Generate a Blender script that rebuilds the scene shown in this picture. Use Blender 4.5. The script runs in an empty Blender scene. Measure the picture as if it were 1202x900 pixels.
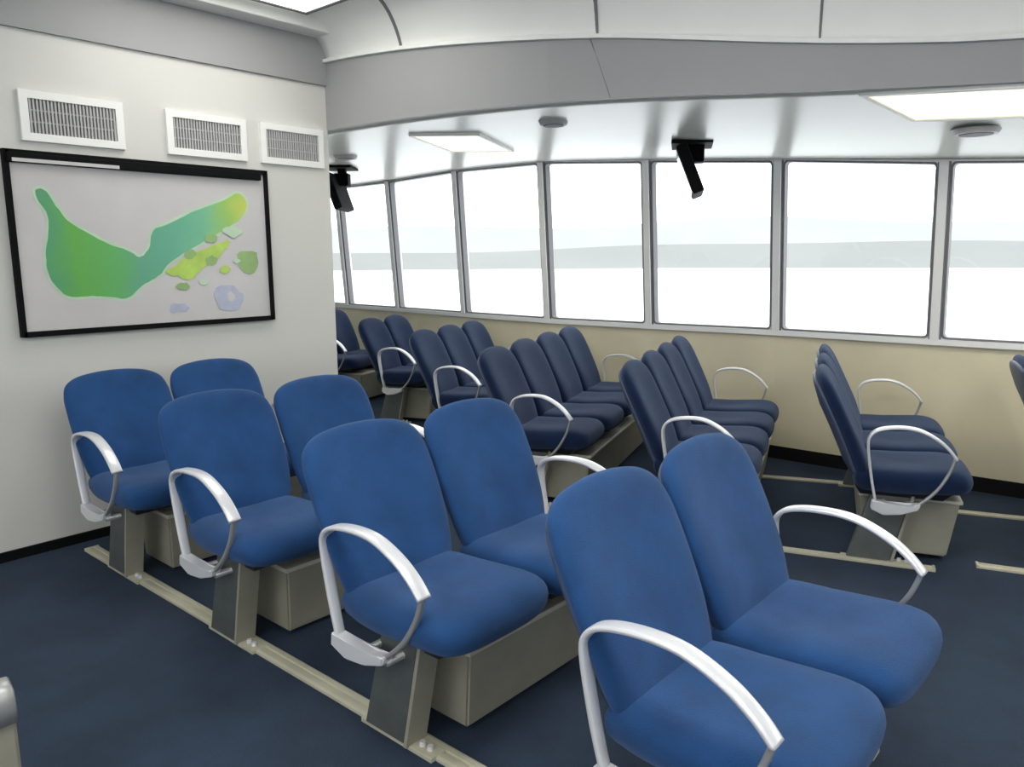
import bpy, bmesh, math, random
from mathutils import Vector, Matrix
from mathutils.geometry import tessellate_polygon
random.seed(4)
C = bpy.context.scene.collection
PI = math.pi

# ------------------------------------------------------------------ materials
def mat(name, col, rough=.6, metal=0., bump=0., bscale=60., var=0., vscale=6., spec=.5, emit=None, estr=0.):
    m = bpy.data.materials.new(name); m.use_nodes = True
    nt = m.node_tree; b = nt.nodes['Principled BSDF']
    def lin(c): return tuple((x/12.92 if x <= .04045 else ((x+.055)/1.055)**2.4) for x in c)
    c = lin([v/255 for v in col])
    b.inputs['Base Color'].default_value = (*c, 1)
    b.inputs['Roughness'].default_value = rough
    b.inputs['Metallic'].default_value = metal
    b.inputs['Specular IOR Level'].default_value = spec
    if emit:
        b.inputs['Emission Color'].default_value = (*lin([v/255 for v in emit]), 1)
        b.inputs['Emission Strength'].default_value = estr
    tc = nt.nodes.new('ShaderNodeTexCoord')
    if var:
        n = nt.nodes.new('ShaderNodeTexNoise'); n.inputs['Scale'].default_value = vscale; n.inputs['Detail'].default_value = 5
        nt.links.new(tc.outputs['Object'], n.inputs['Vector'])
        r = nt.nodes.new('ShaderNodeValToRGB')
        r.color_ramp.elements[0].position = .3; r.color_ramp.elements[1].position = .7
        r.color_ramp.elements[0].color = (*[x*(1-var) for x in c], 1)
        r.color_ramp.elements[1].color = (*[min(1, x*(1+var)) for x in c], 1)
        nt.links.new(n.outputs['Fac'], r.inputs['Fac']); nt.links.new(r.outputs['Color'], b.inputs['Base Color'])
    if bump:
        n = nt.nodes.new('ShaderNodeTexNoise'); n.inputs['Scale'].default_value = bscale; n.inputs['Detail'].default_value = 3
        nt.links.new(tc.outputs['Object'], n.inputs['Vector'])
        bp = nt.nodes.new('ShaderNodeBump'); bp.inputs['Strength'].default_value = bump; bp.inputs['Distance'].default_value = .01
        nt.links.new(n.outputs['Fac'], bp.inputs['Height']); nt.links.new(bp.outputs['Normal'], b.inputs['Normal'])
    return m

M = dict(
 wall=mat('painted_white_wall', (210,210,205), .55, var=.02, vscale=1.2),
 wallgrey=mat('painted_grey_band', (158,159,160), .6, var=.03, vscale=2),
 fascia=mat('grey_fascia', (156,157,158), .55, var=.04, vscale=1.3),
 lowwall=mat('tan_lining', (226,218,190), .6, var=.05, vscale=2.5),
 ceil=mat('white_ceiling', (236,237,234), .5, var=.01),
 glossceil=mat('glossy_white_ceiling', (212,214,206), .26, var=.01, spec=.35),
 carpet=mat('navy_carpet', (41,56,76), .85, bump=.6, bscale=220, var=.22, vscale=3.5, spec=.35),
 black=mat('black_rubber', (11,12,14), .8, spec=.15),
 gasket=mat('dark_gasket', (112,112,116), .5),
 mull=mat('window_aluminium', (238,239,240), .4, .0),
 rail=mat('beige_floor_rail', (196,193,172), .5, .1, var=.08, vscale=9),
 metal=mat('white_coated_metal', (226,228,232), .28, .25),
 metal2=mat('grey_coated_metal', (168,170,170), .35, .4),
 leg=mat('grey_leg_metal', (112,117,116), .4, .5, var=.12, vscale=14),
 box=mat('beige_box_metal', (158,156,142), .5, .1, var=.07, vscale=7),
 boxedge=mat('pale_box_edge', (205,203,190), .45, .1),
 dark=mat('dark_plastic', (25,29,38), .5),
 shell=mat('grey_shell_plastic', (70,80,104), .45),
 tv=mat('black_plastic', (14,14,17), .7, spec=.1),
 screen=mat('dark_screen', (8,9,12), .12),
 paper=mat('map_paper', (200,198,198), .3, var=.04, vscale=4),
 paper2=mat('map_pale_halo', (188,214,186), .3, var=.06, vscale=9),
 teal=mat('map_grey_blue', (178,184,204), .3, var=.08, vscale=15),
 patch=mat('map_olive_green', (142,176,110), .3, var=.1, vscale=12),
 grille=mat('grey_grille', (150,150,150), .5),
 backing=mat('grille_backing', (120,121,122), .7),
 slat=mat('grille_slat', (178,178,177), .5),
 frame=mat('white_vent_frame', (240,240,237), .4),
 hill=mat('hazy_hill', (136,139,138), 1., var=.05, vscale=.01, spec=0),
 sea=mat('pale_sea', (235,238,240), .6, var=.02, vscale=.05),
 yellow=mat('map_lime', (176,208,92), .3, var=.12, vscale=14),
)
# upholstery: blue cloth with faint weave and soft darker patches
def fabric(col=(33,70,118), sheen=.22):
    m = mat('blue_upholstery', col, .8, bump=.35, bscale=420, var=.2, vscale=6, spec=.12)
    b = m.node_tree.nodes['Principled BSDF']
    b.inputs['Sheen Weight'].default_value = sheen
    b.inputs['Sheen Roughness'].default_value = .5
    b.inputs['Sheen Tint'].default_value = (.55,.7,1,1)
    return m
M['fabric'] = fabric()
M['fabric_shaded'] = fabric((17,33,64), .25)  # same blue cloth, with the far benches' shade put into its colour
def land_mat():
    m = mat('map_land_green', (90,165,90), .3); nt = m.node_tree; b = nt.nodes['Principled BSDF']
    tc = nt.nodes.new('ShaderNodeTexCoord'); sx = nt.nodes.new('ShaderNodeSeparateXYZ')
    nt.links.new(tc.outputs['Object'], sx.inputs[0])
    n = nt.nodes.new('ShaderNodeTexNoise'); n.inputs['Scale'].default_value = 6
    nt.links.new(tc.outputs['Object'], n.inputs['Vector'])
    a = nt.nodes.new('ShaderNodeMath'); a.operation = 'MULTIPLY_ADD'; a.inputs[1].default_value = .16
    nt.links.new(n.outputs['Fac'], a.inputs[0]); nt.links.new(sx.outputs['X'], a.inputs[2])
    mr = nt.nodes.new('ShaderNodeMapRange'); mr.inputs['From Min'].default_value = 1.48; mr.inputs['From Max'].default_value = 2.66
    nt.links.new(a.outputs[0], mr.inputs['Value'])
    r = nt.nodes.new('ShaderNodeValToRGB'); cr = r.color_ramp
    stops = [(0,(.13,.32,.22)),(.06,(.10,.36,.17)),(.16,(.13,.42,.08)),(.33,(.12,.44,.13)),(.42,(.12,.38,.24)),(.6,(.12,.42,.28)),(.75,(.17,.50,.30)),(.87,(.30,.55,.12)),(1,(.55,.62,.10))]
    cr.elements[0].position = 0; cr.elements[0].color = (*stops[0][1],1)
    cr.elements[1].position = 1; cr.elements[1].color = (*stops[-1][1],1)
    for p,c in stops[1:-1]:
        e = cr.elements.new(p); e.color = (*c,1)
    nt.links.new(mr.outputs[0], r.inputs['Fac']); nt.links.new(r.outputs['Color'], b.inputs['Base Color'])
    return m
M['land'] = land_mat()
def glass():
    m = bpy.data.materials.new('window_glass'); m.use_nodes = True; nt = m.node_tree
    nt.nodes.clear()
    o = nt.nodes.new('ShaderNodeOutputMaterial'); mx = nt.nodes.new('ShaderNodeMixShader')
    t = nt.nodes.new('ShaderNodeBsdfTransparent'); g = nt.nodes.new('ShaderNodeBsdfGlossy'); g.inputs['Roughness'].default_value = .03
    t.inputs['Color'].default_value = (.97,.985,.98,1)
    mx.inputs[0].default_value = .05
    nt.links.new(t.outputs[0], mx.inputs[1]); nt.links.new(g.outputs[0], mx.inputs[2]); nt.links.new(mx.outputs[0], o.inputs[0])
    return m
M['glass'] = glass()
M['lamp'] = mat('warm_diffuser', (255,250,225), .4, emit=(255,250,206), estr=1.2)
M['lamp2'] = mat('white_diffuser', (255,255,250), .4, emit=(255,253,246), estr=2.0)

# ------------------------------------------------------------------ helpers
def obj(name, bm, m, parent=None, smooth=False):
    bmesh.ops.recalc_face_normals(bm, faces=bm.faces)
    me = bpy.data.meshes.new(name); bm.to_mesh(me); bm.free()
    if smooth:
        for p in me.polygons: p.use_smooth = True
    me.materials.append(m)
    o = bpy.data.objects.new(name, me); C.objects.link(o)
    if parent: o.parent = parent
    return o
def mesh(bm, m, smooth=False):
    bmesh.ops.recalc_face_normals(bm, faces=bm.faces)
    me = bpy.data.meshes.new('shape'); bm.to_mesh(me); bm.free()
    if smooth:
        for p in me.polygons: p.use_smooth = True
    me.materials.append(m); return me
def inst(name, me, parent, loc=(0,0,0), scale=(1,1,1)):
    o = bpy.data.objects.new(name, me); C.objects.link(o); o.parent = parent; o.location = loc; o.scale = scale
    return o
def tag(o, label, cat, group=None):
    o['label'] = label; o['category'] = cat
    if group: o['group'] = group
    return o
def thing(name, label, cat, loc=(0,0,0), rz=0, group=None):
    o = bpy.data.objects.new(name, None); C.objects.link(o); o.empty_display_size = .1
    o.location = loc; o.rotation_euler = (0,0,rz)
    return tag(o, label, cat, group)
def struct(name, bm, m, parent=None):
    o = obj(name, bm, m, parent)
    if not parent: o['kind'] = 'structure'
    return o
def box(bm, x0,x1,y0,y1,z0,z1, bev=0, mtx=None):
    vs = [bm.verts.new(p) for p in [(x0,y0,z0),(x1,y0,z0),(x1,y1,z0),(x0,y1,z0),(x0,y0,z1),(x1,y0,z1),(x1,y1,z1),(x0,y1,z1)]]
    if mtx:
        for v in vs: v.co = mtx @ v.co
    fs = [bm.faces.new([vs[i] for i in f]) for f in [(0,3,2,1),(4,5,6,7),(0,1,5,4),(1,2,6,5),(2,3,7,6),(3,0,4,7)]]
    if bev:
        es = list({e for f in fs for e in f.edges})
        bmesh.ops.bevel(bm, geom=es, offset=bev, segments=2, affect='EDGES', profile=.6)
def B(*a, **k):
    bm = bmesh.new(); box(bm, *a, **k); return bm
def hexa(bm, lo, hi):
    """solid between two polygons with the same number of points"""
    a = [bm.verts.new(p) for p in lo]; b = [bm.verts.new(p) for p in hi]
    n = len(a)
    bm.faces.new(a[::-1]); bm.faces.new(b)
    for i in range(n): bm.faces.new([a[i], a[(i+1)%n], b[(i+1)%n], b[i]])
def prism_x(bm, poly, x0, x1, bev=0):
    n0 = len(bm.edges)
    hexa(bm, [(x0,y,z) for y,z in poly], [(x1,y,z) for y,z in poly])
    if bev: bmesh.ops.bevel(bm, geom=list(bm.edges)[n0:], offset=bev, segments=2, affect='EDGES')
def poly_y(bm, pts, y0, y1):
    hexa(bm, [(x,y0,z) for x,z in pts], [(x,y1,z) for x,z in pts])
def catmull(pts, n=6, closed=False):
    out = []; N = len(pts)
    rng = range(N if closed else N-1)
    for i in rng:
        g = (lambda j: Vector(pts[j % N])) if closed else (lambda j: Vector(pts[max(0,min(N-1,j))]))
        p0,p1,p2,p3 = g(i-1),g(i),g(i+1),g(i+2)
        for k in range(n):
            t = k/n
            out.append(.5*((2*p1)+(p2-p0)*t+(2*p0-5*p1+4*p2-p3)*t*t+(3*p1-p0-3*p2+p3)*t**3))
    if not closed: out.append(Vector(pts[-1]))
    return out
def pad(outline, mapping, t, power=7, back=1., centre=None):
    """closed cushion from a symmetric outline [(u,v)], mapping(u,v,w)->xyz"""
    right = catmull([Vector((u,v,0)) for u,v in outline], 5)
    ring = [(p.x,p.y) for p in right] + [(-p.x,p.y) for p in right[::-1][1:-1]]
    cx,cy = 0, sum(p[1] for p in ring)/len(ring)
    if centre is not None: cy = centre
    S = [1,.99,.965,.93,.88,.8,.65,.45,.22]
    bm = bmesh.new(); n = len(ring)
    def mk(sgn):
        rows = []
        for i,s in enumerate(S):
            h = t/2*(1-s**power)**.5*(sgn if sgn > 0 else -back)
            if i == 0 : h = 0
            rows.append([(cx+(u-cx)*s, cy+(v-cy)*s, h) for u,v in ring])
        return rows
    f, b = mk(1), mk(-1)
    rim = [bm.verts.new(mapping(*p)) for p in f[0]]
    for rows in (f,b):
        prev = rim
        for r in rows[1:]:
            cur = [bm.verts.new(mapping(*p)) for p in r]
            for i in range(n): bm.faces.new([prev[i],prev[(i+1)%n],cur[(i+1)%n],cur[i]])
            prev = cur
        hh = t/2*(1 if rows is f else -back)
        c = bm.verts.new(mapping(cx,cy,hh))
        for i in range(n): bm.faces.new([prev[i],prev[(i+1)%n],c])
    return bm
def ribbon(bm, path, width, thick, x=0., closed=False):
    """band swept along a path in the YZ plane; width along X"""
    P = [Vector((0,p[0],p[1])) for p in path]; N = len(P); rings = []
    for i,p in enumerate(P):
        a = P[(i-1)%N] if (closed or i>0) else P[i]; b = P[(i+1)%N] if (closed or i<N-1) else P[i]
        t = (b-a).normalized(); nn = Vector((0,-t.z,t.y))
        w = width[i] if isinstance(width,list) else width
        h = thick[i] if isinstance(thick,list) else thick
        r = []
        for k in range(12):
            an = 2*PI*k/12; cx,cy = math.cos(an), math.sin(an)
            sx = math.copysign(abs(cx)**.5,cx)*w/2; sy = math.copysign(abs(cy)**.5,cy)*h/2
            r.append(bm.verts.new(Vector((x+sx,p.y,p.z))+nn*sy))
        rings.append(r)
    for i in range(N if closed else N-1):
        a,b = rings[i], rings[(i+1)%N]
        for k in range(12): bm.faces.new([a[k],a[(k+1)%12],b[(k+1)%12],b[k]])
    if not closed: bm.faces.new(rings[0]); bm.faces.new(rings[-1][::-1])
def tube(bm, pts, r, seg=8):
    pts = [Vector(p) for p in pts]; rings = []
    for i,p in enumerate(pts):
        t = (pts[min(i+1,len(pts)-1)]-pts[max(i-1,0)]).normalized()
        a = t.orthogonal().normalized(); b = t.cross(a)
        if rings and i:  # keep frame steady
            a = (la - t*la.dot(t)).normalized(); b = t.cross(a)
        la = a
        rings.append([bm.verts.new(p+(a*math.cos(2*PI*k/seg)+b*math.sin(2*PI*k/seg))*r) for k in range(seg)])
    for x_,y_ in zip(rings,rings[1:]):
        for k in range(seg): bm.faces.new([x_[k],x_[(k+1)%seg],y_[(k+1)%seg],y_[k]])
    bm.faces.new(rings[0][::-1]); bm.faces.new(rings[-1])
def cyl(bm, c, r0, r1, z0, z1, n=28):
    a = [bm.verts.new((c[0]+r0*math.cos(2*PI*k/n), c[1]+r0*math.sin(2*PI*k/n), z0)) for k in range(n)]
    b = [bm.verts.new((c[0]+r1*math.cos(2*PI*k/n), c[1]+r1*math.sin(2*PI*k/n), z1)) for k in range(n)]
    bm.faces.new(a[::-1]); bm.faces.new(b)
    for k in range(n): bm.faces.new([a[k],a[(k+1)%n],b[(k+1)%n],b[k]])
def interp(tab, y):
    tab = sorted(tab)
    if y <= tab[0][0]: return tab[0][1]
    for (a,va),(b,vb) in zip(tab,tab[1:]):
        if y <= b: return va+(vb-va)*(y-a)/(b-a)
    return tab[-1][1]

# ------------------------------------------------------------------ room dimensions
YW = 4.39           # plane of the map wall
XC = 3.20           # its free corner
YF, YB, XL = 9.9, -4.6, -3.4
FX = [(-4.6,4.5),(-2,4.5),(-.5,4.35),(.645,4.09),(1.36,3.86),(2.67,3.33),(4.39,3.2),(9.9,3.2)]
FZ = [(-4.6,2.2),(-.5,2.2),(.645,2.23),(1.36,2.26),(2.67,2.30),(4.39,2.33),(9.9,2.33)]
FT = [(-4.6,2.38),(-.5,2.39),(.645,2.40),(1.36,2.46),(2.5,2.59),(4.39,2.74),(9.9,2.74)]
# window mullions: (y, x at the sill, z of the head)
MU = [(8.7,5.76,2.31),(7.53,5.69,2.306),(6.56,5.63,2.304),(5.42,5.50,2.32),(4.30,5.42,2.30),(3.30,5.48,2.235),(2.29,5.58,2.165),(1.24,5.585,2.07),(.17,5.62,2.0),(-.9,5.62,2.0),(-1.97,5.62,2.0),(-3.04,5.62,2.0),(-4.4,5.62,2.0)]
SX = [(y,x) for y,x,z in MU]; WT = [(y,z) for y,x,z in MU]
TILT = .10
SILL = .95
def smooth(tab, y):
    tab = sorted(tab); n = len(tab)
    m = []
    for i in range(n):
        a, b = max(0,i-1), min(n-1,i+1); m.append((tab[b][1]-tab[a][1])/(tab[b][0]-tab[a][0]))
    if y <= tab[0][0]: return tab[0][1]
    for i in range(n-1):
        if y <= tab[i+1][0]:
            h = tab[i+1][0]-tab[i][0]; t = (y-tab[i][0])/h
            return (2*t**3-3*t*t+1)*tab[i][1]+(t**3-2*t*t+t)*h*m[i]+(-2*t**3+3*t*t)*tab[i+1][1]+(t**3-t*t)*h*m[i+1]
    return tab[-1][1]
def fx(y): return smooth(FX,y) if y < 4.39 else 3.2
def fz(y): return smooth(FZ,y) if y < 4.39 else 2.33
def ft(y): return smooth(FT,y) if y < 4.39 else 2.74
def sx(y): return interp(SX,y)
def wz(y): return interp(WT,y)
def zc(x,y):
    a,b = fx(y), sx(y)-TILT
    t = (x-a)/(b-a)
    return fz(y)+(wz(y)-fz(y))*t

# floor
struct('floor', B(XL-.1,5.95,YB-.1,YF+.1,-.08,0), M['carpet'])
# map wall block and its return towards the far cabin
bm = bmesh.new(); box(bm, XL-.1,XC,YW,YW+.12,0,3.0); box(bm, XC-.12,XC,YW+.12,YF,0,2.9)
struct('wall_left', bm, M['wall'])
bm = B(XL,XC+.001,YW-.02,YW+.01,2.60,2.98); struct('trim_1', bm, M['wallgrey'])       # grey band above
bm = B(XL,XC+.10,YW-.17,YW,2.88,2.98, bev=.012); struct('trim_2', bm, M['ceil'])       # white cornice
struct('baseboard_left', B(XL,XC,YW-.015,YW,0,.05), M['black'])
# window wall, lower lining
ys = sorted({y for y,_,_ in MU}|{YF,YB})
bm = bmesh.new()
for a,b in zip(ys,ys[1:]):
    hexa(bm, [(sx(a)+.02,a,0),(sx(b)+.02,b,0),(sx(b)+.22,b,0),(sx(a)+.22,a,0)], [(sx(a),a,SILL-.03),(sx(b),b,SILL-.03),(sx(b)+.2,b,SILL-.03),(sx(a)+.2,a,SILL-.03)])
struct('wall_right', bm, M['lowwall'])
bm = bmesh.new()
for a,b in zip(ys,ys[1:]):
    hexa(bm, [(sx(a)-.03,a,0),(sx(b)-.03,b,0),(sx(b)+.02,b,0),(sx(a)+.02,a,0)], [(sx(a)+.005,a,.085),(sx(b)+.005,b,.085),(sx(b)+.02,b,.085),(sx(a)+.02,a,.085)])
struct('baseboard_right', bm, M['black'])
# sill ledge
bm = bmesh.new()
for a,b in zip(ys,ys[1:]):
    hexa(bm, [(sx(a)-.035,a,SILL-.03),(sx(b)-.035,b,SILL-.03),(sx(b)+.2,b,SILL-.03),(sx(a)+.2,a,SILL-.03)], [(sx(a)-.035,a,SILL+.006),(sx(b)-.035,b,SILL+.006),(sx(b)+.2,b,SILL+.006),(sx(a)+.2,a,SILL+.006)])
struct('trim_3', bm, M['mull'])
# header above the glass
bm = bmesh.new()
for a,b in zip(ys,ys[1:]):
    lo = [(sx(a)-TILT,a,wz(a)-.012),(sx(b)-TILT,b,wz(b)-.012),(sx(b)+.1,b,wz(b)-.012),(sx(a)+.1,a,wz(a)-.012)]
    hexa(bm, lo, [(x,y,3.05) for x,y,z in lo])
struct('trim_4', bm, M['mull'])
# low glossy ceiling
yy = sorted({y for y,_ in FX}|{y for y in ys}|{round(YB+i*.25,3) for i in range(59)})
yy = [y for y in yy if YB <= y <= YF]
bm = bmesh.new(); NX = 14
yg = [YB+i*.12 for i in range(121) if YB+i*.12 < YF]+[YF]
grid = []
for y in yg:
    a, b = fx(y), sx(y)-TILT+.02
    grid.append([bm.verts.new((a+(b-a)*k/NX, y, fz(y)+(sum(wz(y+d) for d in (-.4,-.2,0,.2,.4))/5-fz(y))*k/NX)) for k in range(NX+1)])
for r0,r1 in zip(grid,grid[1:]):
    for k in range(NX): bm.faces.new([r0[k],r0[k+1],r1[k+1],r1[k]])
o = struct('ceiling', bm, M['glossceil'])
for p in o.data.polygons: p.use_smooth = True
sol = o.modifiers.new('s','SOLIDIFY'); sol.thickness = .03; sol.offset = 1 if o.data.polygons[0].normal.z > 0 else -1
# grey fascia stepping up to the high ceiling
bm = bmesh.new()
fy = [y for y in yy if y <= YW+.01]
for a,b in zip(fy,fy[1:]):
    lo = [(fx(a)-.005,a,fz(a)-.004),(fx(b)-.005,b,fz(b)-.004),(fx(b)+.05,b,fz(b)-.002),(fx(a)+.05,a,fz(a)-.002)]
    hexa(bm, lo, [(fx(a)-.005,a,ft(a)),(fx(b)-.005,b,ft(b)),(fx(b)+.05,b,ft(b)),(fx(a)+.05,a,ft(a))])
struct('trim_5', bm, M['fascia'])
bm = bmesh.new()   # pale lip on the fascia's top edge
for a,b in zip(fy,fy[1:]):
    lo = [(fx(a)-.03,a,ft(a)),(fx(b)-.03,b,ft(b)),(fx(b)+.05,b,ft(b)),(fx(a)+.05,a,ft(a))]
    hexa(bm, lo, [(x,y,z+.02) for x,y,z in lo])
struct('trim_6', bm, M['ceil'])
# coved high ceiling
HZ = 2.98
def cove(y, d):   # point at inward distance d from the fascia top
    e = .02; t = Vector((fx(y+e)-fx(y-e), 2*e, 0)).normalized(); n = Vector((-t.y, t.x, 0)); n = n if n.x < 0 else -n
    n = (n+Vector((-.1,-.12,0))).normalized()
    f = min(1, d/.34); h = (1-(1-f)**2.6)**.8
    return Vector((fx(y)+n.x*d, y+n.y*d, ft(y)+.02+(HZ-ft(y)-.02)*h))
bm = bmesh.new(); D = [0,.003,.008,.016,.028,.045,.07,.1,.14,.19,.25,.34]
grid = [[bm.verts.new(cove(y,d)) for d in D] for y in fy]
for r0,r1 in zip(grid,grid[1:]):
    for k in range(len(D)-1): bm.faces.new([r0[k],r0[k+1],r1[k+1],r1[k]])
o = struct('ceiling_cove', bm, M['ceil'])
for p in o.data.polygons: p.use_smooth = True
sol = o.modifiers.new('s','SOLIDIFY'); sol.thickness = .02; sol.offset = 1
struct('ceiling_high', B(XL-.1,5.9,YB-.1,YW+.1,HZ+.005,HZ+.08), M['ceil'])
bm = bmesh.new()   # dark joints between the coved panels
for y in (3.66,2.40,1.44,.3,-1.0):
    rows = [cove(y,d) for d in D[:]]
    for p,q in zip(rows,rows[1:]):
        p = p-Vector((0,0,.006)); q = q-Vector((0,0,.006)); s = Vector((0,.012,0))
        hexa(bm, [p-s,q-s,q+s,p+s], [v+Vector((0,0,.006)) for v in (p-s,q-s,q+s,p+s)])
struct('trim_7', bm, M['gasket'])
bm = bmesh.new()   # joint across the fascia
hexa(bm, [(fx(2.32)-.008,2.325,fz(2.32)),(fx(2.32)-.008,2.335,fz(2.32)),(fx(2.32)+.02,2.335,fz(2.32)),(fx(2.32)+.02,2.325,fz(2.32))],
         [(fx(2.42)-.008,2.425,ft(2.42)),(fx(2.42)-.008,2.435,ft(2.42)),(fx(2.42)+.02,2.435,ft(2.42)),(fx(2.42)+.02,2.425,ft(2.42))])
struct('trim_21', bm, M['gasket'])
# walls out of view: aft, far and the other side with its own window strip
struct('wall_back', B(XL-.1,5.95,YB-.12,YB,0,3.1), M['wall'])
struct('wall_far', B(XC-.12,6.1,YF,YF+.1,0,3.1), M['wall'])
bm = bmesh.new(); box(bm, XL-.12,XL,YB,YW,0,.95); box(bm, XL-.12,XL,YB,YW,2.2,3.1)
for i in range(9): box(bm, XL-.12,XL,YB+i*1.1,YB+i*1.1+.1,.95,2.2)
struct('wall_near', bm, M['wall'])

# ------------------------------------------------------------------ windows
def window(i, a, b):
    g = .038
    def P(y, z, off=0.):
        t = (z-SILL)/(wz(y)-SILL)
        return Vector((sx(y)-TILT*t+off, y, z))
    y0,y1 = a+g, b-g
    def loop(ins, off):
        pts = []; r = .025
        zt0, zt1 = wz(y0)-.012-ins, wz(y1)-.012-ins; zb = SILL+.010+ins
        for cy,cz,s in ((y0+ins+r,zb+r,180),(y1-ins-r,zb+r,270),(y1-ins-r,zt1-r,0),(y0+ins+r,zt0-r,90)):
            for k in range(6):
                an = math.radians(s+k*18); pts.append(P(cy+r*math.cos(an), cz+r*math.sin(an), off))
        return pts
    root = None
    # frame filling the bay around the rounded opening
    bm = bmesh.new()
    outer = []; inn = loop(0,-.01)
    zt = lambda y: wz(y)+.0
    for k,p in enumerate(inn):
        c = k//6; yv = (a if c in (0,3) else b); zv = (SILL if c in (0,1) else zt(yv))
        j = k % 6
        q = P(yv, zv, -.01)
        outer.append(q)
    n = len(inn)
    iv = [bm.verts.new(p) for p in inn]; bv = [bm.verts.new(p+Vector((.07,0,0))) for p in inn]
    cv = {}
    for k,q in enumerate(outer):
        c = k//6
        if c not in cv: cv[c] = bm.verts.new(q)
    for k in range(n):
        k2 = (k+1)%n; c,c2 = k//6, k2//6
        if c == c2: bm.faces.new([iv[k],iv[k2],cv[c]])
        else: bm.faces.new([iv[k],iv[k2],cv[c2],cv[c]])
        bm.faces.new([iv[k],iv[k2],bv[k2],bv[k]])
    fr = obj('window_%d'%i, bm, M['mull']); fr['kind'] = 'structure'
    bm = bmesh.new(); A_ = loop(-.001,-.016); B_ = loop(.011,-.016); n = len(A_)
    a_ = [bm.verts.new(p) for p in A_]; b_ = [bm.verts.new(p) for p in B_]; c_ = [bm.verts.new(p+Vector((.06,0,0))) for p in B_]
    for k in range(n):
        k2 = (k+1)%n
        bm.faces.new([a_[k],a_[k2],b_[k2],b_[k]]); bm.faces.new([b_[k],b_[k2],c_[k2],c_[k]])
    obj('gasket', bm, M['gasket'], fr)
    bm = bmesh.new(); bm.faces.new([bm.verts.new(p) for p in loop(-.002,.035)])
    obj('pane', bm, M['glass'], fr)
mys = [m[0] for m in MU][::-1]
k = 1
for a,b in list(zip(mys,mys[1:]))[::-1]:
    window(k, a, b); k += 1
# posts standing proud of the glass between the bays
def post(i, y, x, z):
    bm = bmesh.new()
    w = .026
    hexa(bm, [(x-.035,y-w,SILL),(x-.035,y+w,SILL),(x+.08,y+w,SILL),(x+.08,y-w,SILL)],
             [(x-TILT-.035,y-w,z-.01),(x-TILT-.035,y+w,z-.01),(x-TILT+.08,y+w,z-.01),(x-TILT+.08,y-w,z-.01)])
    o = struct('trim_%d'%(8+i), bm, M['mull'])
    for s in (-1,1):
        bm = bmesh.new(); u0,u1 = y+s*w, y+s*(w+.010)
        hexa(bm, [(x-.02,u0,SILL),(x-.02,u1,SILL),(x+.06,u1,SILL),(x+.06,u0,SILL)],
                 [(x-TILT-.02,u0,z-.01),(x-TILT-.02,u1,z-.01),(x-TILT+.06,u1,z-.01),(x-TILT+.06,u0,z-.01)])
        obj('gasket', bm, M['gasket'], o)
for i,(y,x,z) in enumerate(MU[:-1]): post(i,y,x,z)

# ------------------------------------------------------------------ passenger benches
PITCH = .525
def back_map(u, v, w):
    s = max(v,0)/.585
    y = .135+.235*s**1.15; z = .415+.53*s
    ty, tz = .235*1.15*max(s,.02)**.15, .53
    l = math.hypot(ty,tz); ny,nz = -tz/l, ty/l
    if w > 0: w += .016*math.exp(-((v-.15)/.12)**2)*(1-(u/.25)**2)      # lumbar swell
    bow = -.03*(1-(u/.24)**2)*min(1,v/.1)*min(1, max(0,(.62-v)/.2))      # hollow between the wings
    w += bow
    return (u, y+ny*w, z+nz*w)
BACK = [(0,0),(.14,0),(.20,.015),(.228,.07),(.248,.18),(.256,.30),(.257,.40),(.253,.47),(.230,.530),(.17,.568),(.08,.585),(0,.589)]
SHELL = [(u*.9, v*.965+.005) for u,v in BACK]
SEAT = [(0,-.328),(.12,-.325),(.20,-.308),(.242,-.26),(.252,-.12),(.25,.04),(.235,.15),(.2,.195),(0,.2)]
def seat_map(u, v, w):
    w *= .85 if w > 0 else 1
    drop = .035*max(0,(-v-.18)/.15)**2
    dish = -.012*math.exp(-((u/.12)**2+((v+.02)/.15)**2)) if w > 0 else 0
    return (u, v, .435+w+dish-drop*.6+.02*max(0,-v-.0)/.3)
back_me = mesh(pad(BACK, back_map, .085, 6), M['fabric'], smooth=True)
shell_me = mesh(pad(SHELL, lambda u,v,w: back_map(u,v,w-.034), .036, 10), M['shell'], smooth=True)
seat_me = mesh(pad(SEAT, seat_map, .135, 9, back=1.05, centre=-.06), M['fabric'], smooth=True)
bm = bmesh.new()
hexa(bm, [(-.17,-.2,.345),(.17,-.2,.345),(.17,.16,.345),(-.17,.16,.345)], [(-.2,-.25,.40),(.2,-.25,.40),(.2,.19,.40),(-.2,.19,.40)])
pan_me = mesh(bm, M['dark'])
# armrest loop
top = catmull([(.165,.335),(.195,.45),(.222,.60),(.212,.655),(.165,.686),(.07,.700),(-.03,.694),(-.125,.657),(-.19,.612),(-.232,.568)], 5)
bm = bmesh.new(); tp = [(p.x,p.y) for p in top]; n = len(tp)
ribbon(bm, tp, [.034+.014*min(1,i/(n*.4)) for i in range(n)], .016)
arm_me = mesh(bm, M['metal'], smooth=True)
low = catmull([(-.226,.575),(-.20,.50),(-.15,.42),(-.09,.36),(-.04,.325)], 5)
bm = bmesh.new(); ribbon(bm, [(p.x,p.y) for p in low], .02, .016)
strut_me = mesh(bm, M['metal2'], smooth=True)
bm = bmesh.new(); prism_x(bm, [(.19,.30),(.185,.345),(.10,.335),(.0,.33),(-.07,.345),(-.06,.315),(.03,.285),(.12,.275)], -.022, .022, bev=.005)
joint_me = mesh(bm, M['metal'])
bm = bmesh.new(); prism_x(bm, [(.145,.012),(-.05,.012),(-.135,.40),(.035,.40)], -.035, .035, bev=.006)
leg_me = mesh(bm, M['leg'])
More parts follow.
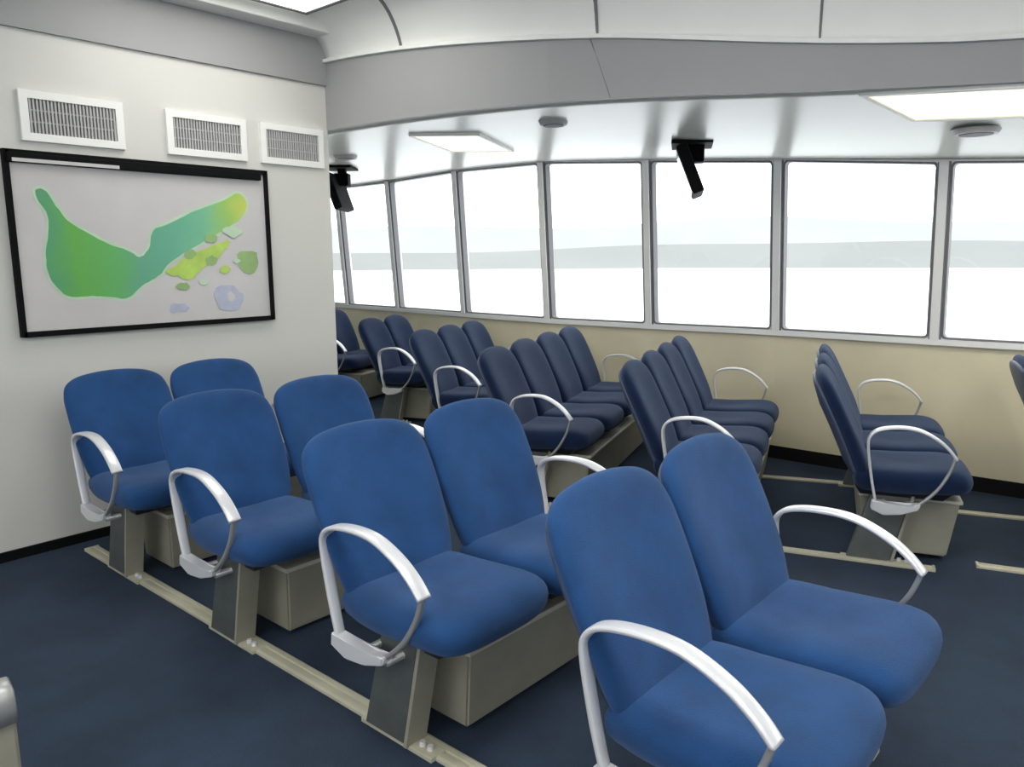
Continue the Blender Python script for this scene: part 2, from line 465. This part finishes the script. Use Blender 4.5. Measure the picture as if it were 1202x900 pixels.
bm = bmesh.new(); prism_x(bm, [(-.052,.012),(-.066,.012),(-.151,.40),(-.137,.40)], -.042, .042)
edge_me = mesh(bm, M['box'])
bm = bmesh.new(); box(bm, -.03,.03,-.165,.17,0,.016, bev=.003)
foot_me = mesh(bm, M['rail'])
bm = bmesh.new()
for yb in (-.13,-.095):
    cyl(bm, (0,yb), .011, .009, .012, .03, 10)
bolt_me = mesh(bm, M['metal'])

def recol(me, m):
    c = me.copy(); c.materials[0] = m; return c
seat_me2 = recol(seat_me, M['fabric_shaded']); back_me2 = recol(back_me, M['fabric_shaded'])
def bench(x, y, rz, n, pitch, label, group, far=False, legs=(.10,.10), boxgap=(.24,.20)):
    """a row of joined seats: the near armrest stands at local x = 0"""
    t = thing('passenger_bench', label, 'bench', (x,y,0), rz, group)
    sc = pitch/PITCH; L = .02 + n*pitch
    for i in range(n):
        cx = -.0125 + pitch*(i+.5)
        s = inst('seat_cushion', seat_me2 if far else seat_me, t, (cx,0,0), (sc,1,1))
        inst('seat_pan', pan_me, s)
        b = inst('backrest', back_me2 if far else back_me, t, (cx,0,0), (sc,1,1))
        inst('back_shell', shell_me, b)
    for ax in (0, L):
        a = inst('armrest', arm_me, t, (ax,-.042 if far else 0,0), (1,.82 if far else 1,1))
        inst('arm_strut', strut_me, a); inst('arm_joint', joint_me, a)
    for lx in (legs[0], L-legs[1]):
        g = inst('leg', leg_me, t, (lx,.06 if far else 0,0), (.7,1,1) if far else (1,1,1))
        inst('leg_edge', edge_me, g)
        f = inst('foot_plate', foot_me, g); inst('bolt', bolt_me, f)
    bm = bmesh.new()
    for yy_ in (-.09,.09): tube(bm, [(0,yy_*.6,.315),(L,yy_*.6,.315)], .013, 10)
    obj('cross_beam', bm, M['metal2'], t, smooth=True)
    x0, x1 = boxgap[0], L-boxgap[1]
    bm = bmesh.new()
    if far:
        x0 -= .06; x1 += .06
        hexa(bm, [(x0+.015,-.25,.03),(x1-.015,-.25,.03),(x1-.015,.14,.03),(x0+.015,.14,.03)], [(x0,-.29,.31),(x1,-.29,.31),(x1,.15,.31),(x0,.15,.31)])
    else: hexa(bm, [(x0+.01,-.14,.015),(x1-.01,-.14,.015),(x1-.01,.15,.015),(x0+.01,.15,.015)], [(x0,-.165,.285),(x1,-.165,.285),(x1,.17,.285),(x0,.17,.285)])
    bmesh.ops.bevel(bm, geom=list(bm.edges), offset=.008, segments=2, affect='EDGES')
    k = obj('storage_box', bm, M['box'], t)
    bm = B(x0-.008,x1+.008,-.30,.16,.305,.322, bev=.004) if far else B(x0-.008,x1+.008,-.175,.18,.278,.296, bev=.004)
    obj('box_lid', bm, M['boxedge'], k)
    return t
G1 = 'two-seat benches in front of the map wall'
for k,(y,lab) in enumerate([
  (3.75,'blue two-seat bench at the back, right against the white wall under the map'),
  (2.75,'blue two-seat bench second from the map wall, overlapping the rearmost one'),
  (1.75,'blue two-seat bench third from the map wall, pale box visible beneath both seats'),
  (.75,'large foreground blue two-seat bench, nearest to the viewer')]):
    bench(1.362, y, 0, 2, PITCH, lab, G1)
G2 = 'longer benches angled along the window wall'
A = math.radians(19)
FAR = [
 (3.97,-.07,3,.5,'blue bench cut off by the right edge, only a dark backrest side showing'),
 (3.87,.965,3,.5,'blue bench seen exactly side on with white armrest loop and grey box beneath'),
 (3.45,1.83,4,.46,'blue window-side bench whose near end hides behind the foreground backrest'),
 (3.45,2.85,4,.50,'shaded blue four-seat bench by the windows, in the middle of the far group'),
 (4.00,4.09,3,.45,'shaded blue three-seat bench by the windows, behind the four-seat one'),
 (4.51,5.365,2,.44,'small shaded blue two-seat bench near the windows beside the white wall corner'),
 (4.69,6.61,2,.44,'farthest shaded blue bench, mostly hidden behind the white wall corner')]
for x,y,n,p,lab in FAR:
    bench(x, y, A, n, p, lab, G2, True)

# ------------------------------------------------------------------ floor rails
def rail(a, b, label, w=.035):
    a, b = Vector((*a,0)), Vector((*b,0)); d = b-a; L = d.length
    t = thing('floor_rail', label, 'rail', a, math.atan2(d.y,d.x))
    prof = [(-w,0),(w,0),(w,.010),(w*.7,.014),(w*.28,.014),(w*.22,.008),(-w*.22,.008),(-w*.28,.014),(-w*.7,.014),(-w,.010)]
    bm = bmesh.new(); prism_x(bm, prof, 0, L); obj('track', bm, M['rail'], t)
    bm = bmesh.new(); box(bm, -.012,0,-w,w,0,.015); box(bm, L,L+.012,-w,w,0,.015); obj('end_cap', bm, M['rail'], t)
rail((1.475,4.22),(1.492,.3),'long beige seat rail on the carpet along the left ends of the near benches')
rail((2.43,4.2),(2.43,.62),'beige seat rail beneath the right-hand seats of the near benches')
rail((3.38,2.72),(4.0,.82),'pale floor rail under the near leg of the side-on bench', .028)
rail((4.19,.66),(4.45,-.2),'pale floor rail stub on the carpet at the right picture edge, lower one', .028)
rail((4.93,2.30),(5.25,1.5),'pale floor rail near the window wall, left of the side-on bench', .026)
rail((4.99,1.02),(5.3,.1),'pale floor rail near the window wall, right of the side-on bench', .026)

# ------------------------------------------------------------------ map on the wall
mp = thing('wall_map', 'large framed map of a green landmass hanging on the white wall', 'map', (0,YW,0))
x0,x1,z0,z1 = 1.31,2.705,1.133,2.018
obj('paper', B(x0,x1,-.02,-.004,z0,z1), M['paper'], mp)
bm = bmesh.new()
for q in ((x0-.012,x0+.012,z0-.012,z1+.012),(x1-.012,x1+.012,z0-.012,z1+.012),(x0,x1,z0-.014,z0+.014),(x0,x1,z1-.012,z1+.012)):
    box(bm, q[0],q[1],-.035,0,q[2],q[3])
obj('frame', bm, M['black'], mp)
bm = B(x0,x1-.04,-.05,0,z1-.05,z1-.005, bev=.006); bar = obj('hanging_bar', bm, M['black'], mp)
bm = B(x0+.02,x0+.52,-.0515,-.048,z1-.047,z1-.030); obj('glare_strip', bm, M['paper'], bar)  # glare on the bar, painted as a pale strip
land = [(1.423,1.848),(1.471,1.854),(1.521,1.756),(1.559,1.693),(1.644,1.642),(1.744,1.583),(1.874,1.54),(1.909,1.502),(1.971,1.559),(1.985,1.661),(2.052,1.681),(2.207,1.757),(2.322,1.801),(2.443,1.847),(2.521,1.899),(2.582,1.84),(2.55,1.756),(2.446,1.684),(2.279,1.6),(2.133,1.52),(2.048,1.462),(2.032,1.429),(1.977,1.392),(1.896,1.356),(1.84,1.287),(1.72,1.305),(1.638,1.315),(1.535,1.305),(1.474,1.369),(1.443,1.441),(1.444,1.534),(1.473,1.65),(1.476,1.731),(1.429,1.797)]
def shape(name, pts, m, d, sm=4, grow=0, jit=.002):
    ps = [Vector((a,b,0)) for a,b in pts]
    for _ in range(2): ps = [p.lerp(ps[(i+1)%len(ps)], k) for i,p in enumerate(ps) for k in (.25,.75)]
    if grow:
        n = len(ps); out = []
        for i,p in enumerate(ps):
            t = (ps[(i+1)%n]-ps[i-1]).normalized(); out.append(p+Vector((-t.y,t.x,0))*grow)
        ps = out
    ps = [(p.x+random.uniform(-jit,jit), p.y+random.uniform(-jit,jit)) for p in ps]
    bm = bmesh.new(); vs = [bm.verts.new((a,d,b)) for a,b in ps]
    for f in tessellate_polygon([[Vector((a,b,0)) for a,b in ps]]): bm.faces.new([vs[i] for i in f])
    return obj(name, bm, m, mp)
shape('land_halo', land, M['paper2'], -.0212, grow=.014, jit=.002)
shape('land_area', land, M['land'], -.0224)
shape('land_area', [(2.103,1.481),(2.231,1.533),(2.426,1.625),(2.456,1.581),(2.359,1.506),(2.253,1.439),(2.177,1.371),(2.111,1.402)], M['yellow'], -.0230, jit=.012)
random.seed(9)
for cx_,cz_,r_ in ((2.09,1.43,.03),(2.14,1.345,.028),(2.27,1.37,.022),(2.40,1.44,.024),(2.47,1.66,.04),(2.33,1.62,.03),(2.20,1.53,.028),(2.48,1.49,.018)):
    shape('land_area', [(cx_+r_*random.uniform(.7,1.5)*math.cos(k*PI/4)*1.3, cz_+r_*random.uniform(.6,1.2)*math.sin(k*PI/4)) for k in range(8)], random.choice([M['yellow'],M['patch'],M['paper2']]), -.0238-.0002*cz_*5, jit=.002)
shape('land_area', [(2.27,1.50),(2.34,1.53),(2.37,1.49),(2.30,1.45)], M['patch'], -.0234, jit=.008)
shape('inset_area', [(2.482,1.547),(2.60,1.555),(2.631,1.52),(2.621,1.411),(2.50,1.415)], M['patch'], -.0226, jit=.006)
shape('legend_area', [(2.317,1.328),(2.453,1.352),(2.525,1.278),(2.473,1.196),(2.351,1.188)], M['teal'], -.0226, jit=.01)
shape('legend_area', [(2.40,1.30),(2.44,1.315),(2.47,1.27),(2.43,1.235)], M['paper'], -.0232, jit=.005)
shape('legend_area', [(2.05,1.25),(2.16,1.26),(2.17,1.20),(2.06,1.195)], M['teal'], -.0226, jit=.01)

# ------------------------------------------------------------------ vents
for i,(a,b,lab) in enumerate([(1.395,1.885,'leftmost white framed air vent high on the wall above the map'),(2.115,2.60,'middle white framed air vent above the right end of the map'),(2.695,3.15,'rightmost white framed air vent beside the wall corner')]):
    v = thing('air_vent', lab, 'vent', (0,YW,0), group='air vents above the map')
    z0_,z1_ = 2.078,2.318
    obj('backing', B(a+.03,b-.03,-.006,-.001,z0_+.03,z1_-.03), M['backing'], v)
    bm = bmesh.new(); w = .038
    for q in ((a,a+w,z0_,z1_),(b-w,b,z0_,z1_),(a+w,b-w,z0_,z0_+w),(a+w,b-w,z1_-w,z1_)): box(bm, q[0],q[1],-.022,0,q[2],q[3])
    obj('frame', bm, M['frame'], v)
    bm = bmesh.new(); x = a+w+.006
    while x < b-w-.008:
        box(bm, x,x+.0085,-.016,-.006,z0_+w,z1_-w); x += .0165
    for z in (z0_+w+.055, z0_+w+.11): box(bm, a+w,b-w,-.014,-.006,z-.003,z+.003)
    obj('slats', bm, M['slat'], v)

# ------------------------------------------------------------------ lights, speakers on the low ceiling
def fixture(name, label, cat, x, y, w, l, rz, m, group=None, z=None, fm='frame', shear=0.):
    n = Vector((0,0,1))
    if z is None:
        z = zc(x,y); e = .05
        gx = (zc(x+e,y)-zc(x-e,y))/(2*e); gy = (zc(x,y+e)-zc(x,y-e))/(2*e); n = Vector((-gx,-gy,1)).normalized()
    t = thing(name, label, cat, (0,0,0), 0, group)
    t.matrix_world = Matrix.Translation((x,y,z)) @ Vector((0,0,1)).rotation_difference(n).to_matrix().to_4x4() @ Matrix.Rotation(rz,4,'Z')
    t.location = (x,y,z)
    bm = bmesh.new(); r = .025
    for q in ((-w/2,w/2,-l/2,-l/2+r),(-w/2,w/2,l/2-r,l/2),(-w/2,-w/2+r,-l/2+r,l/2-r),(w/2-r,w/2,-l/2+r,l/2-r)): box(bm, q[0],q[1],q[2],q[3],-.018,.012)
    for v in bm.verts: v.co.y -= shear*v.co.x
    obj('frame', bm, M[fm], t)
    bm = B(-w/2+r,w/2-r,-l/2+r,l/2-r,-.012,.0)
    for v in bm.verts: v.co.y -= shear*v.co.x
    obj('diffuser', bm, m, t)
    return t
fixture('ceiling_light','square warm light panel in the low ceiling left of centre','light',4.10,4.02,.82,.50,math.radians(25),M['lamp'],'light panels in the low ceiling')
fixture('ceiling_light','large bright warm light panel in the low ceiling at the right edge','light',4.38,.55,.46,1.4,math.radians(14),M['lamp'],'light panels in the low ceiling',shear=.5)
fixture('ceiling_light','bright white light panel in the high ceiling beside the grey wall band','light',2.25,3.56,1.34,1.2,0,M['lamp2'],'light panels in the high ceiling',z=HZ-.03,fm='gasket')
for x,y in ((1.0,1.2),(-1.6,1.2),(1.0,-1.6),(-1.6,-1.6)):  # out-of-view panels added to fill the cabin with light
    fixture('ceiling_light','added white fill panel in the high ceiling above the open floor','light',x,y,1.2,1.0,0,M['lamp2'],'light panels in the high ceiling',z=HZ)
def speaker(label, x, y, r, group='round fittings in the low ceiling'):
    z = zc(x,y)
    t = thing('ceiling_speaker', label, 'speaker', (x,y,z), 0, group)
    bm = bmesh.new(); cyl(bm,(0,0),r*.85,r,-.022,.004); obj('rim', bm, M['slat'], t, smooth=False)
    bm = bmesh.new(); cyl(bm,(0,0),r*.66,r*.7,-.026,-.018); obj('grille', bm, M['backing'], t)
speaker('round grey ceiling fitting beside the large light panel on the right',4.80,.95,.12)
speaker('small round fitting in the low ceiling right of the square light',3.76,2.95,.09)
speaker('round fitting in the low ceiling next to the white wall corner',4.07,5.35,.10)

# ------------------------------------------------------------------ hanging screens
def screen(x, y, zt, rz, tilt, label):
    t = thing('hanging_screen', label, 'screen', (x,y,zt), rz, 'black screens hung from the low ceiling')
    R = Matrix.Rotation(tilt,4,'X')
    bm = B(-.26,.26,-.036,.036,-.32,0, bev=.012, mtx=None); bm.transform(R); obj('housing', bm, M['tv'], t)
    bm = B(-.24,.24,.034,.039,-.30,-.02); bm.transform(R); obj('display', bm, M['screen'], t)
    bm = bmesh.new(); box(bm, -.06,.06,-.15,-.02,-.09,.02, bev=.01); box(bm, -.03,.03,-.12,-.05,-.02,zc(x,y)-zt+.005)
    obj('bracket', bm, M['tv'], t)
    obj('mount_plate', B(-.16,.16,-.2,.06,zc(x,y)-zt-.02,zc(x,y)-zt+.004), M['tv'], t)
screen(4.72,2.64,2.19,math.radians(29),math.radians(-22),'black screen hung edge on from the low ceiling in front of the windows')
screen(4.45,6.05,2.24,math.radians(40),math.radians(-18),'black screen partly hidden behind the white wall corner by the leftmost window')

# ------------------------------------------------------------------ low post at the left edge
t = thing('end_post', 'low beige rounded end post at the lower left edge of the picture', 'post', (.56,2.30,0))
bm = bmesh.new(); prism_x(bm, [(-.05,0),(.05,0),(.05,.31),(.035,.37),(0,.39),(-.035,.37),(-.05,.31)], -.15,0, bev=.008)
obj('body', bm, M['box'], t)
bm = bmesh.new(); ribbon(bm, [(-.054,.29),(-.038,.372),(0,.394),(.038,.372),(.054,.29)], .16, .014, x=-.075); obj('cap', bm, M['metal2'], t, smooth=True)

# ------------------------------------------------------------------ outside
struct('sea', B(5.9,900,-600,900,-5.1,-5), M['sea'])
def ridge(d, hmax, seed, label):
    random.seed(seed); bm = bmesh.new(); pts = []
    ph = [random.uniform(0,6) for _ in range(5)]
    for i in range(81):
        an = math.radians(-35+i*1.6)
        h = hmax*(.62+.22*math.sin(an*3+ph[0])+.12*math.sin(an*7+ph[1])+.06*math.sin(an*17+ph[2]))
        pts.append((d*math.cos(an), d*math.sin(an), max(2,h)))
    for (x,y,z),(x2,y2,z2) in zip(pts,pts[1:]):
        a = bm.verts.new((x,y,-5)); b = bm.verts.new((x2,y2,-5)); c = bm.verts.new((x2*1.12,y2*1.12,z2)); d_ = bm.verts.new((x*1.12,y*1.12,z))
        bm.faces.new([a,b,c,d_])
    bmesh.ops.remove_doubles(bm, verts=bm.verts, dist=.01)
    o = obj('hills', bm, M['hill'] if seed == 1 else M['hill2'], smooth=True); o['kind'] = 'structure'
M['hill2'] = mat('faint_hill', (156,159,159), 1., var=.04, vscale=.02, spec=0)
ridge(600, 36, 2, 'far'); ridge(420, 9, 1, 'near')

# ------------------------------------------------------------------ sky
w = bpy.data.worlds.new('overcast'); bpy.context.scene.world = w; w.use_nodes = True
nt = w.node_tree; bg = nt.nodes['Background']
tc = nt.nodes.new('ShaderNodeTexCoord'); sp = nt.nodes.new('ShaderNodeSeparateXYZ'); rp = nt.nodes.new('ShaderNodeValToRGB')
nt.links.new(tc.outputs['Generated'], sp.inputs[0]); nt.links.new(sp.outputs['Z'], rp.inputs['Fac'])
rp.color_ramp.elements[0].position = 0; rp.color_ramp.elements[0].color = (.93,.97,1,1)
rp.color_ramp.elements[1].position = .5; rp.color_ramp.elements[1].color = (.98,.99,1,1)
nt.links.new(rp.outputs[0], bg.inputs[0]); bg.inputs[1].default_value = 3.2

for x,y,sx_,sy_,e in ((4.10,4.02,.7,.4,7),(4.36,.56,.34,1.2,14)):
    l = bpy.data.lights.new('fixture_lamp','AREA'); l.shape = 'RECTANGLE'; l.size = sx_; l.size_y = sy_; l.energy = e; l.color = (1,.94,.8)
    o = bpy.data.objects.new('fixture_lamp', l); C.objects.link(o); o.location = (x,y,zc(x,y)-.05)
# area lamps just under the high ceiling's diffusers; all but the first added fill
for x,y,s,e in ((2.25,3.56,1.0,9),(1.0,1.2,1.0,22),(-1.6,1.2,1.0,30),(1.0,-1.6,1.0,36),(-1.6,-1.6,1.0,26)):
    l = bpy.data.lights.new('panel_lamp','AREA'); l.shape = 'SQUARE'; l.size = s; l.energy = e; l.color = (1,.97,.92)
    o = bpy.data.objects.new('panel_lamp', l); C.objects.link(o); o.location = (x,y,HZ-.07)

for x,y,e in ((2.0,.9,17),(2.3,-.9,17)):  # added fill: unseen point lights brightening the cove, each dressed as a dome
    l = bpy.data.lights.new('cove_fill','POINT'); l.shadow_soft_size = .15; l.energy = e; l.color = (1,.98,.95)
    o = bpy.data.objects.new('cove_fill', l); C.objects.link(o); o.location = (x,y,HZ-.26)
    t = thing('fill_dome', 'added round white fill dome on the high ceiling, out of view', 'lamp', (x,y,HZ), 0, 'added fill domes on the high ceiling')
    bm = bmesh.new(); cyl(bm,(0,0),.19,.2,-.03,.006); obj('base', bm, M['frame'], t)
    bm = bmesh.new(); cyl(bm,(0,0),.08,.15,-.09,-.06); cyl(bm,(0,0),.15,.18,-.06,-.028); obj('globe', bm, M['lamp2'], t)

# ------------------------------------------------------------------ camera
cam = bpy.data.cameras.new('camera'); co = bpy.data.objects.new('camera', cam); C.objects.link(co)
cam.sensor_fit = 'HORIZONTAL'; cam.sensor_width = 36; cam.lens = 36*913.36/1202; cam.clip_end = 3000; cam.clip_start = .05
fw = Vector((.74295365,.64980568,-.16053801)); rt = Vector((.65749321,-.75342955,-.00682592)); up = Vector((.1253896,.10048131,.98700606))
co.matrix_world = Matrix(((rt.x,up.x,-fw.x,0),(rt.y,up.y,-fw.y,0),(rt.z,up.z,-fw.z,1.5),(0,0,0,1)))
bpy.context.scene.camera = co
sc = bpy.context.scene
sc.view_settings.view_transform = 'Standard'; sc.view_settings.look = 'None'
